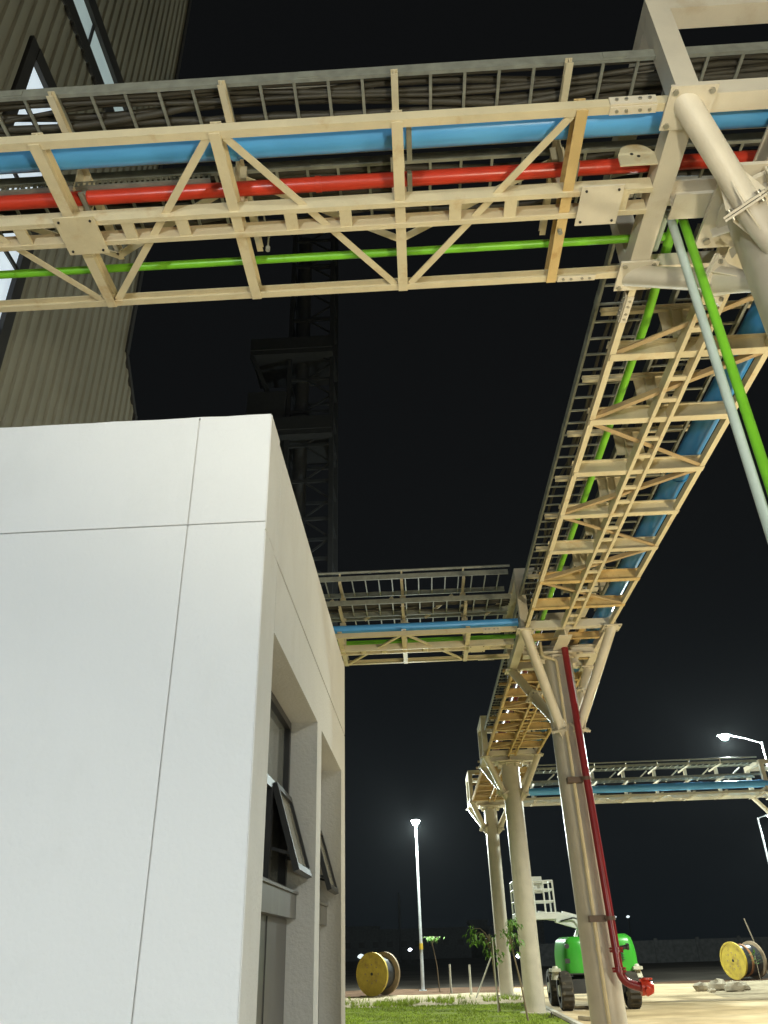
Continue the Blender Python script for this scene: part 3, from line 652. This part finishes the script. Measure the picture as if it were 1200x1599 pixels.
# ------------------------------------------------------------------ street lamps
def street_lamp(label, base, h, arm, head_dir, power, colr=(.86, 1, .95), lens='lens', lens_r=.16, ang=150):
    x, y = base; T = thing('street_lamp', label, 'street lamp', (x, y, 0), 'street lamps')
    b = MB(); b.tube([(x,y,0),(x,y,h*.5),(x,y,h)], [.085,.065,.045], 16); po = sub(b.build('pole', 'pole', T), (x,y,0))
    b = MB(); b.disc((x,y,1.75), (0,0,1), .086, .25, 16); b.build('painted_band', 'yband', po)
    b = MB(); b.box((x-.16,y-.16,0), (x+.16,y+.16,.03)); b.build('base_plate', 'pole', T)
    d = V((*head_dir, 0)).normalized(); top = V((x, y, h-.05))
    e_ = top + d*arm + V((0,0,.30*min(1.4, arm)))
    b = MB(); b.tube([top, top+d*arm*.5+V((0,0,.18*min(1.4, arm))), e_], .032, 10); b.build('arm', 'pole', T)
    hc = e_+d*.28; sd = d.cross(V((0,0,1)))
    b = MB(); vs = []
    for zz, k_ in ((.0, 1), (.05, .95), (.10, .5)):
        for aa, bb in ((-1,-.6),(-.6,-1),(.6,-1),(1,-.6),(1,.6),(.6,1),(-.6,1),(-1,.6)):
            vs.append(hc+d*.32*aa*k_+sd*.14*bb*k_+V((0,0,zz)))
    fs = [tuple(range(8))[::-1], tuple(range(16, 24))]+[(r0*8+i, r0*8+(i+1) % 8, (r0+1)*8+(i+1) % 8, (r0+1)*8+i) for r0 in (0, 1) for i in range(8)]
    b.add(vs, fs); b.build('lamp_head', 'pole', T)
    b = MB(); c = hc+V((0,0,-.035)); n1, n2 = 14, 7; vs = []; fs = []
    for i in range(n2+1):
        a = PI/2*i/n2
        for j in range(n1): t = 2*PI*j/n1; vs.append(c+d*math.cos(t)*math.cos(a)*lens_r+sd*math.sin(t)*math.cos(a)*lens_r*1.0+V((0,0,-math.sin(a)*lens_r+.05)))
    for i in range(n2):
        for j in range(n1): fs.append((i*n1+j, i*n1+(j+1) % n1, (i+1)*n1+(j+1) % n1, (i+1)*n1+j))
    b.add(vs, fs, True); b.build('lens', lens, T)
    if power:
        l = bpy.data.lights.new('lamp_light', 'POINT' if ang > 168 else 'SPOT'); l.energy = power; l.color = colr; l.shadow_soft_size = .12
        if ang <= 168: l.spot_size = math.radians(ang); l.spot_blend = .6
        lo = bpy.data.objects.new('lamp_light', l); col.objects.link(lo); lo.parent = T; lo.location = hc+V((0,0,-lens_r*1.1-.12))-V((x,y,0))
    return T
street_lamp('glowing white street lamp on a straight pole, left of the columns', (-.27, 40.9), 7.15, .12, (.0, -1), 9500, lens_r=.21, ang=174)
street_lamp('glowing street lamp with a long arm above the far rack, at the right', (16.35, 38), 9.75, 1.4, (-1, 0), 9500, lens_r=.23, ang=170)
street_lamp('street lamp at the far right edge, pole partly out of view', (20.1, 50), 7.9, .5, (1, .1), 3500, lens_r=.16)
# lamps out of view: some of the same row, some added as fill light
def flood(label, base, h, target, power, colr, size=90, soft=.25):
    x, y = base; T = thing('floodlight', label, 'floodlight', (x, y, 0), 'site floodlights')
    b = MB(); b.tube([(x,y,0),(x,y,h)], .05, 12); b.build('pole', 'pole', T)
    c = V((x, y, h+.15)); d = (V(target)-c).normalized(); u = d.cross(V((0,0,1))).normalized(); v = u.cross(d)
    def bx(b, c, a_, b_, t_):
        vs = [c+u*a_*i+v*b_*j+d*t_*k for k in (-1,1) for i, j in ((-1,-1),(1,-1),(1,1),(-1,1))]
        b.add(vs, [(0,3,2,1),(4,5,6,7),(0,1,5,4),(1,2,6,5),(2,3,7,6),(3,0,4,7)])
    b = MB(); bx(b, c, .22, .17, .05); b.build('lamp_head', 'liftd', T)
    b = MB(); bx(b, c+d*.053, .19, .14, .004); b.build('lens', 'lens', T)
    l = bpy.data.lights.new('lamp_light', 'SPOT'); l.energy = power; l.color = colr; l.spot_size = math.radians(size); l.spot_blend = .7; l.shadow_soft_size = soft
    lo = bpy.data.objects.new('lamp_light', l); col.objects.link(lo); lo.parent = T
    lo.location = c+d*.12-V((x,y,0)); lo.rotation_euler = d.to_track_quat('-Z', 'Y').to_euler()
flood('floodlight behind the photographer facing the white building', (-3.8, -6.5), 1.0, (-3.0, 3.7, 1.0), 2450, (.87, .945, .985), 110)
flood('unseen warm fill light added beside the road for the rack undersides', (7.6, 6.5), 1.2, (2.6, 11, 7.0), 1500, (1.0, .88, .60), 120, .3)  # added fill, stands in for warm light bounced off the ground
flood('unseen warm fill light added behind the photographer for the near rack', (2.4, -1.6), .9, (.2, 4.3, 7.6), 1000, (1.0, .90, .66), 66, .3)  # added low light in place of ground bounce under the near rack
street_lamp('street lamp beside the road outside the view', (14.5, 19), 9.5, 1.4, (-1, 0), 11500, colr=(.95, 1, .88))

flood('high floodlight far behind the photographer facing the near rack', (2.5, -12), 5.4, (0, 4, 8.6), 2300, (.96, 1.0, .95), 40, .3)
street_lamp('unseen street lamp added behind the photographer to brighten the side wall', (9.5, -1.5), 7.0, 1.2, (-1, 0), 2600, colr=(.97, 1, .95), ang=165)  # added lamp, brightens the side wall of the white building
street_lamp('unseen street lamp added behind the white building to brighten the lawn', (-7.0, 22), 8.0, 1.2, (1, 0), 3300, colr=(1, 1, .78))  # added lamp with no seen source, brightens the grass
# ------------------------------------------------------------------ cable drums
def drum(label, c, r, L, nrm, seed, band):
    n = V((nrm[0], nrm[1], 0)).normalized(); c = V((c[0], c[1], r+.01))
    T = thing('cable_drum', label, 'cable drum', (c.x, c.y, 0), 'cable drums'); loc = (c.x, c.y, 0)
    u = n.cross(V((0,0,1)))
    for sg in (1, -1):
        fc = c+n*L/2*sg
        b = MB(); b.mat('yel' if sg > 0 else 'drumrim'); b.disc(fc, n, r, .07, 48)
        b.mat('yel' if sg > 0 else 'drumrim')
        # raised rim and ring of boards
        N = 48
        for k_ in range(N):
            a0, a1 = 2*PI*k_/N, 2*PI*(k_+1)/N
            P = lambda a, rr, o: fc+u*math.cos(a)*rr+V((0,0,math.sin(a)*rr))+n*o*sg
            b.add([P(a0,r*.90,.037),P(a1,r*.90,.037),P(a1,r*.90,.058),P(a0,r*.90,.058),P(a0,r,.058),P(a1,r,.058),P(a1,r,.034),P(a0,r,.034)], [(0,1,2,3),(3,2,5,4),(4,5,6,7)])
        f = sub(b.build('drum_flange', None, T), loc)
        q = MB(); q.disc(fc+n*.04*sg, n, r*.07, .03, 16); q.build('axle_hole', 'black', f)
        q = MB()
        for k_ in range(8):
            a = 2*PI*k_/8; q.hexbolt(fc+(u*math.cos(a)+V((0,0,math.sin(a))))*r*.42+n*.04*sg, n, .03, .02)
        q.build('bolt', 'drumrim', f)
    b = MB(); pts = []; rr = []; N = 26
    for i in range(N+1):
        s = -L/2+.04+(L-.08)*i/N; pts.append(c+n*s); rr.append(r*(.82 if band else .74)+(.006 if i % 2 else 0))
    b.tube(pts, rr, 40); b.build('wound_cable', 'wrap', T)
    if band:
        b = MB(); b.tube([c+n*(L*.12), c+n*(L*.02)], r*.87, 40); b.build('strap', 'bandb', T)
drum('yellow cable drum with black cable lying on the sand at the left, facing the camera', (-2.10, 37.6), .79, .86, (-.62, -1), 1, False)
drum('yellow cable drum wound with black cable at the right beyond the road', (14.75, 42.4), .77, 1.2, (-1, -.50), 2, True)

# ------------------------------------------------------------------ boom lift
def boom_lift():
    cx, cy = 5.0, 27.6; loc = (cx, cy, 0)
    T = thing('boom_lift', 'green and white boom lift with folded white basket, behind the second column', 'boom lift', loc)
    for x in (3.95, 5.85):
        for y in (26.5, 28.7):
            b = MB(); r = .50; w = .36
            N = 40; prof = [(-w/2, .30), (-w/2, .44), (-w*.38, .5), (w*.38, .5), (w/2, .44), (w/2, .30)]
            vs = []; fs = []
            for k_ in range(N):
                a = 2*PI*k_/N; bump_ = .0 if k_ % 2 else -.03
                for px, pr in prof:
                    rr = pr+(bump_ if pr > .45 else 0); vs.append(V((x+px, y+math.cos(a)*rr, r+math.sin(a)*rr)))
            n6 = len(prof)
            for k_ in range(N):
                for q in range(n6-1): fs.append((k_*n6+q, k_*n6+q+1, ((k_+1) % N)*n6+q+1, ((k_+1) % N)*n6+q))
            b.add(vs, fs); ty = sub(b.build('tyre', 'tyre', T), loc)
            b = MB(); b.disc((x,y,r), (1,0,0), .31, .22, 24); b.disc((x-.12 if x < 5 else x+.12,y,r), (1,0,0), .14, .14, 16); b.build('rim', 'hub', ty)
    b = MB(); b.box((4.15,26.3,.42), (5.65,28.9,.78)); b.box((4.0,26.42,.44), (5.8,26.6,.60)); b.box((4.0,28.6,.44), (5.8,28.8,.60)); b.disc((4.9,27.6,.83), (0,0,1), .5, .12, 24); b.build('chassis', 'liftd', T)
    for x in (3.72, 6.08):
        b = MB(); b.box((x-.13,26.2,.98), (x+.13,26.8,1.06)); b.tube([(x,26.4,.78),(x,26.4,.98)], [.15,.10], 12); b.tube([(x,26.4,1.0),(x,26.4,1.12)], [.12,.07], 12); b.build('outrigger_cap', 'hub', T)
    # green hoods: rounded superellipse bodies left and right of the mast
    def hood(x0, x1, y0, y1, z0, z1, name):
        b = MB(); N = 28; K = 10; vs = []; fs = []
        for k_ in range(K+1):
            t = k_/K; z = z0+(z1-z0)*t; ins = (.02+.0*t) + .30*max(0, t-.35)**2.2 + (.10*(t > .95)) + .03*max(0, .1-t)
            a_, b_ = (x1-x0)/2-ins, (y1-y0)/2-ins*.8
            for j in range(N):
                an = 2*PI*j/N; ca, sa = math.cos(an), math.sin(an)
                vs.append(V(((x0+x1)/2+a_*math.copysign(abs(ca)**.35, ca), (y0+y1)/2+b_*math.copysign(abs(sa)**.35, sa), z)))
        for k_ in range(K):
            for j in range(N): fs.append((k_*N+j, k_*N+(j+1) % N, (k_+1)*N+(j+1) % N, (k_+1)*N+j))
        fs.append(tuple(range(K*N, K*N+N))); b.add(vs, fs, True); return sub(b.build(name, 'lift', T), loc)
    h1 = hood(3.98, 4.80, 26.3, 28.6, .92, 1.86, 'engine_cover')
    h2 = hood(5.0, 6.22, 26.3, 28.6, .92, 1.90, 'engine_cover')
    b = MB(); b.box((3.95,26.29,.90), (6.12,26.33,.93)); b.build('bumper_strip', 'liftd', T)
    b = MB(); b.box((4.02,26.285,1.18), (4.16,26.30,1.30)); b.disc((4.12,26.29,1.62), (0,1,0), .07, .03); b.build('cover_latch', 'liftd', h1)
    b = MB()
    for i in range(6): b.box((5.35,26.28,1.22+i*.06), (5.75,26.296,1.245+i*.06))
    b.build('vent_louvre', 'liftd', h2)
    b = MB(); b.tube(bend([(5.2,27.4,2.25),(4.9,27.35,2.05),(4.7,27.35,2.4),(4.2,27.42,2.3)], .15), .022, 8); b.tube(bend([(5.25,27.4,1.9),(4.95,27.3,1.75),(4.75,27.3,2.2)], .12), .02, 8); b.build('hydraulic_hose', 'black', T)
    b = MB(); b.box((4.7,26.6,.90), (5.05,28.3,1.7)); b.build('turntable', 'liftw', T)
    # booms
    b = MB(); b.beam((5.35,27.6,2.05), (4.1,27.6,2.42), .30, .30); b.beam((5.2,27.6,2.28), (4.3,27.6,2.52), .18, .12); b.build('boom', 'liftw', T)
    b = MB(); b.beam((5.35,27.6,1.7), (5.1,27.6,2.5), .26, .3); b.beam((4.6,27.6,1.8), (4.85,27.6,2.25), .1, .1); b.build('boom_riser', 'liftw', T)
    b = MB(); b.beam((4.1,27.6,2.42), (3.55,27.6,2.50), .22, .22); b.build('jib', 'liftw', T)
    # basket
    B = MB(); x0, x1, y0, y1, z0, z1 = 2.80, 4.02, 27.0, 27.9, 2.40, 3.42; r = .028
    def T_(a, c): B.tube([a, c], r, 8)
    for z in (z0+.12, z0+.45, z0+.78, z1):
        for a, c in (((x0,y0),(x1,y0)),((x1,y0),(x1,y1)),((x1,y1),(x0,y1)),((x0,y1),(x0,y0))): T_((*a, z), (*c, z))
    for x, y in ((x0,y0),(x1,y0),(x1,y1),(x0,y1),((x0+x1)/2,y0),((x0+x1)/2,y1),(x0+.3,y0),(x1-.3,y0)): T_((x,y,z0), (x,y,z1))
    bk = sub(B.build('basket', 'liftw', T), loc)
    b = MB(); b.box((x0-.03,y0-.03,z0-.04), (x1+.03,y1+.03,z0+.10)); b.build('basket_floor', 'liftw', bk)
    b = MB(); b.box((3.25,27.1,z1-.32), (3.72,27.5,z1+.14)); b.build('control_box', 'liftw', bk)
boom_lift()

# ------------------------------------------------------------------ young trees, stakes, rubble
def sapling(label, pts, crown, n, seed, leafsz=.16, fork=None):
    R = random.Random(seed); T = thing('young_tree', label, 'young tree', (pts[0][0], pts[0][1], 0), 'young trees')
    b = MB(); b.tube(pts, [.028-.018*i/(len(pts)-1) for i in range(len(pts))], 8)
    top = V(pts[-1])
    tips = []
    for (cx_, cy_, cz_, rx, rz) in crown:
        for i in range(6):
            e_ = V((cx_+R.uniform(-rx, rx)*.8, cy_+R.uniform(-rx, rx)*.6, cz_+R.uniform(-rz, rz)*.8)); tips.append(e_)
            b.tube([top+V((0,0,-R.uniform(0,.4))), (top+e_)/2+V((0,0,.08)), e_], [.012,.008,.004], 5)
    b.build('trunk', 'bark', T)
    b = MB()
    for (cx_, cy_, cz_, rx, rz) in crown:
        for i in range(n):
            k_ = R.choice(tips); p = k_+V((R.gauss(0,rx*.28), R.gauss(0,rx*.28), R.gauss(0,rz*.3)))
            d = V((R.uniform(-1,1), R.uniform(-1,1), R.uniform(-1.0,.1))).normalized(); s_ = leafsz*R.uniform(.7,1.3); u = d.cross(V((R.uniform(-.4,.4),R.uniform(-.4,.4),1))).normalized()*s_*.20
            up = u.cross(d).normalized()*s_*.10
            b.add([p, p+d*s_*.45+u+up, p+d*s_-V((0,0,s_*.25)), p+d*s_*.45-u+up, p+d*s_*.5], [(0,4,1),(1,4,2),(0,3,4),(3,2,4)])
    b.build('crown', 'leaf', T)
sapling('young tree with a drooping leafy top in front of the third column', [(2.45,23.2,0),(2.36,23.2,.8),(2.24,23.2,1.5),(2.20,23.2,1.95)], [(2.20,23.2,2.12,.24,.2),(2.28,23.2,1.80,.18,.22)], 60, 5, .15)
sapling('young tree with loose leaves in front of the farthest column', [(2.05,27.0,0),(1.98,27,.9),(1.95,27,1.7),(1.9,27,2.0)], [(1.62,27.0,2.0,.3,.2),(1.95,27.0,1.65,.3,.35)], 60, 8, .16)
sapling('small forked sapling with a flat tuft of leaves beside the left street lamp', [(.46,39.6,0),(.40,39.6,1.0),(.22,39.6,2.0)], [(.28,39.6,2.08,.34,.05)], 60, 11, .16)
for i, (x, y, h, lb) in enumerate(((.93, 38.2, 1.05, 'pale stake in the sand, left one of the pair'), (1.68, 36.4, 1.05, 'pale stake in the sand, right one of the pair nearer the columns'))):
    b = MB(); b.tube([(x,y,0),(x,y,h)], [.045,.04], 10); tag(b.build('stake', 'stake'), lb, 'stake', 'pale stakes')
b = MB(); b.beam((1.75,34.2,0), (2.45,34.2,1.35), .05, .05); tag(b.build('prop_pole', 'stake'), 'leaning wooden prop at the foot of the farthest column', 'prop')
b = MB(); b.tube([(1.98,26.7,0),(1.99,26.72,1.9)], .018, 8); tag(b.build('plant_stick', 'stake'), 'thin upright stick supporting the loose-leaved young tree', 'stick')
b = MB(); b.tube([(17.9,48.2,0),(17.3,48.2,2.6)], .04, 8); tag(b.build('leaning_pole', 'bark'), 'thin leaning pole right of the far cable drum', 'pole')
def chunk(b, c, r, seed, fl=.6):
    R = random.Random(seed); n, k_ = 9, 5; vs = []; fs = []
    for i in range(k_+1):
        a = -PI/2+PI*i/k_
        for j in range(n):
            t = 2*PI*j/n; q = 1+.35*noise.noise(V((math.cos(t)*1.3, math.sin(t)*1.3, a+seed)))
            vs.append(V((c[0]+math.cos(t)*math.cos(a)*r*q, c[1]+math.sin(t)*math.cos(a)*r*q*.8, c[2]+math.sin(a)*r*fl*q)))
    for i in range(k_):
        for j in range(n): fs.append((i*n+j, i*n+(j+1) % n, (i+1)*n+(j+1) % n, (i+1)*n+j))
    b.add(vs, fs)
for i, (x, y, z, r, lb) in enumerate(((10.05,34.0,.14,.30,'pale broken block at the left end of the debris pile'),(10.75,34.2,.16,.38,'largest upright slab of the debris pile by the road'),(11.0,33.2,.13,.38,'long low lump at the front of the debris pile'),(11.5,33.8,.12,.30,'pale lump at the right end of the debris pile'),(10.2,33.1,.07,.14,'small stone in front of the debris pile'),(5.9,39.6,.08,.30,'flat stone on the road edge nearest the green lift'),(6.7,39.3,.07,.35,'second flat stone on the far road edge'),(8.1,39.8,.08,.28,'third flat stone on the far road edge, farthest right'))):
    b = MB(); chunk(b, (x,y,z), r, i+2, .55 if r < .4 else .8); tag(b.build('rubble_block', 'rubble'), lb, 'rubble', 'rubble by the road')
b = MB(); b.beam((3.75,23.3,.06), (4.25,22.3,.06), .10, .08); tag(b.build('timber_offcut', 'rubble'), 'short timber piece on the pavement by the third column', 'timber')
T = thing('small_plant', 'small green plant growing in front of the right cable drum', 'plant', (14.9, 41.2, 0)); b = MB(); R = random.Random(4)
for i in range(26):
    a = R.uniform(0, 2*PI); z = R.uniform(.6, 1.1); d = V((math.cos(a), math.sin(a), R.uniform(-.2,.6))).normalized(); p = V((14.9,41.2,z)); u = d.cross(V((0,0,1))).normalized()*.04
    b.add([p, p+d*.2+u, p+d*.42, p+d*.2-u], [(0,1,2,3)])
b.build('leaves', 'leaf', T)
b = MB(); b.tube([(14.9,41.2,0),(14.9,41.2,1.0)], .015, 6); b.build('stem', 'bark', T)

# ------------------------------------------------------------------ far background
T = thing('boundary_wall', 'low pale boundary wall far behind the road at the right', 'wall', (20, 78, 0))
b = MB(); b.box((9,78,0), (60,78.2,1.7)); b.build('wall_face', 'farwall', T)
b = MB()
for i in range(14): b.box((9+i*3.6,77.85,0), (9.3+i*3.6,78.0,1.85))
b.build('wall_pier', 'farwall', T)
R = random.Random(12)
for i, (x, y, ww, h, lb) in enumerate(((-2,150,26,4.2,'long low shed far away behind the left cable drum'),(16,150,8,5.0,'taller grey block far away between the lamp and the columns'),(9,150,3,5.2,'narrow far tower left of the taller grey block'),(-14,160,10,5,'low far building at the left of the horizon'))):
    T = thing('distant_building', lb, 'building', (x, y, 0), 'distant buildings')
    b = MB(); b.box((x-ww/2,y,0), (x+ww/2,y+8,h)); b.build('wall', 'farb', T)
    b = MB(); b.box((x-ww/2-.2,y-.2,h), (x+ww/2+.2,y+8.2,h+.4)); b.build('roof', 'farb', T)
    b = MB(); q = x-ww/2+1
    while q < x+ww/2-1.2: b.box((q,y-.04,h*.45), (q+1.0,y-.01,h*.65)); q += 2.4
    b.build('window', 'trim', T)
for i, (x, y, z, r, mm, lb) in enumerate(((-9.0,120,.9,.45,'farlens2','faint cluster light on the horizon at the left'),(-2.3,120,1.5,.28,'farlens','small bright light on the horizon above the left drum'),(12.3,120,.4,.42,'farlens','bright blue-white light seen between the two far columns'),(21.0,120,4.0,.35,'farlens','small light just left of the green lift hood'),(24.2,120,4.4,.26,'farlens2','left one of three faint lights above the green lift'),(25.8,120,4.6,.26,'farlens2','middle one of three faint lights above the green lift'),(27.6,120,4.6,.26,'farlens2','right one of three faint lights above the green lift'),(49.5,120,2.9,.55,'farlens','bright violet-white light on the horizon above the boundary wall'),(55.5,120,1.8,.28,'farlens2','faint light right of the bright horizon light'))):
    T = thing('distant_lamp', lb, 'lamp', (x, y, 0), 'lights on the horizon')
    b = MB(); b.tube([(x,y,0),(x,y,max(.1, z))], .06, 6); b.build('pole', 'trim', T)
    b = MB(); vs = []; chunk(b, (x,y,z), r, 1, .6); b.build('lens', mm, T)
for i, (x, y, h, lb) in enumerate(((-3.9,130,9,'dark distant pole above the left cable drum'),(10.2,130,8.5,'dark distant pole left of the far columns'))):
    b = MB(); b.tube([(x,y,0),(x,y,h)], .18, 6); tag(b.build('distant_pole', 'lattice'), lb, 'pole', 'distant poles')

# ------------------------------------------------------------------ thin haze added for halos round the lamps, standing in for lens bloom
hz = bpy.data.materials.new('halo_haze'); hz.use_nodes = True; t_ = hz.node_tree; t_.nodes.clear()
pv = t_.nodes.new('ShaderNodeVolumePrincipled'); ov = t_.nodes.new('ShaderNodeOutputMaterial'); t_.links.new(pv.outputs[0], ov.inputs['Volume'])
pv.inputs['Color'].default_value = (.9, .95, 1, 1); pv.inputs['Density'].default_value = .00013; pv.inputs['Anisotropy'].default_value = .35
M['haze'] = hz
b = MB(); b.box((-401,-201,-1), (401,601,66)); h_ = b.build('haze', 'haze'); tag(h_, 'thin haze added to make the halos round the lamps', 'haze', kind='stuff')

for o in bpy.data.objects:
    if '_loc' in o.keys(): del o['_loc']
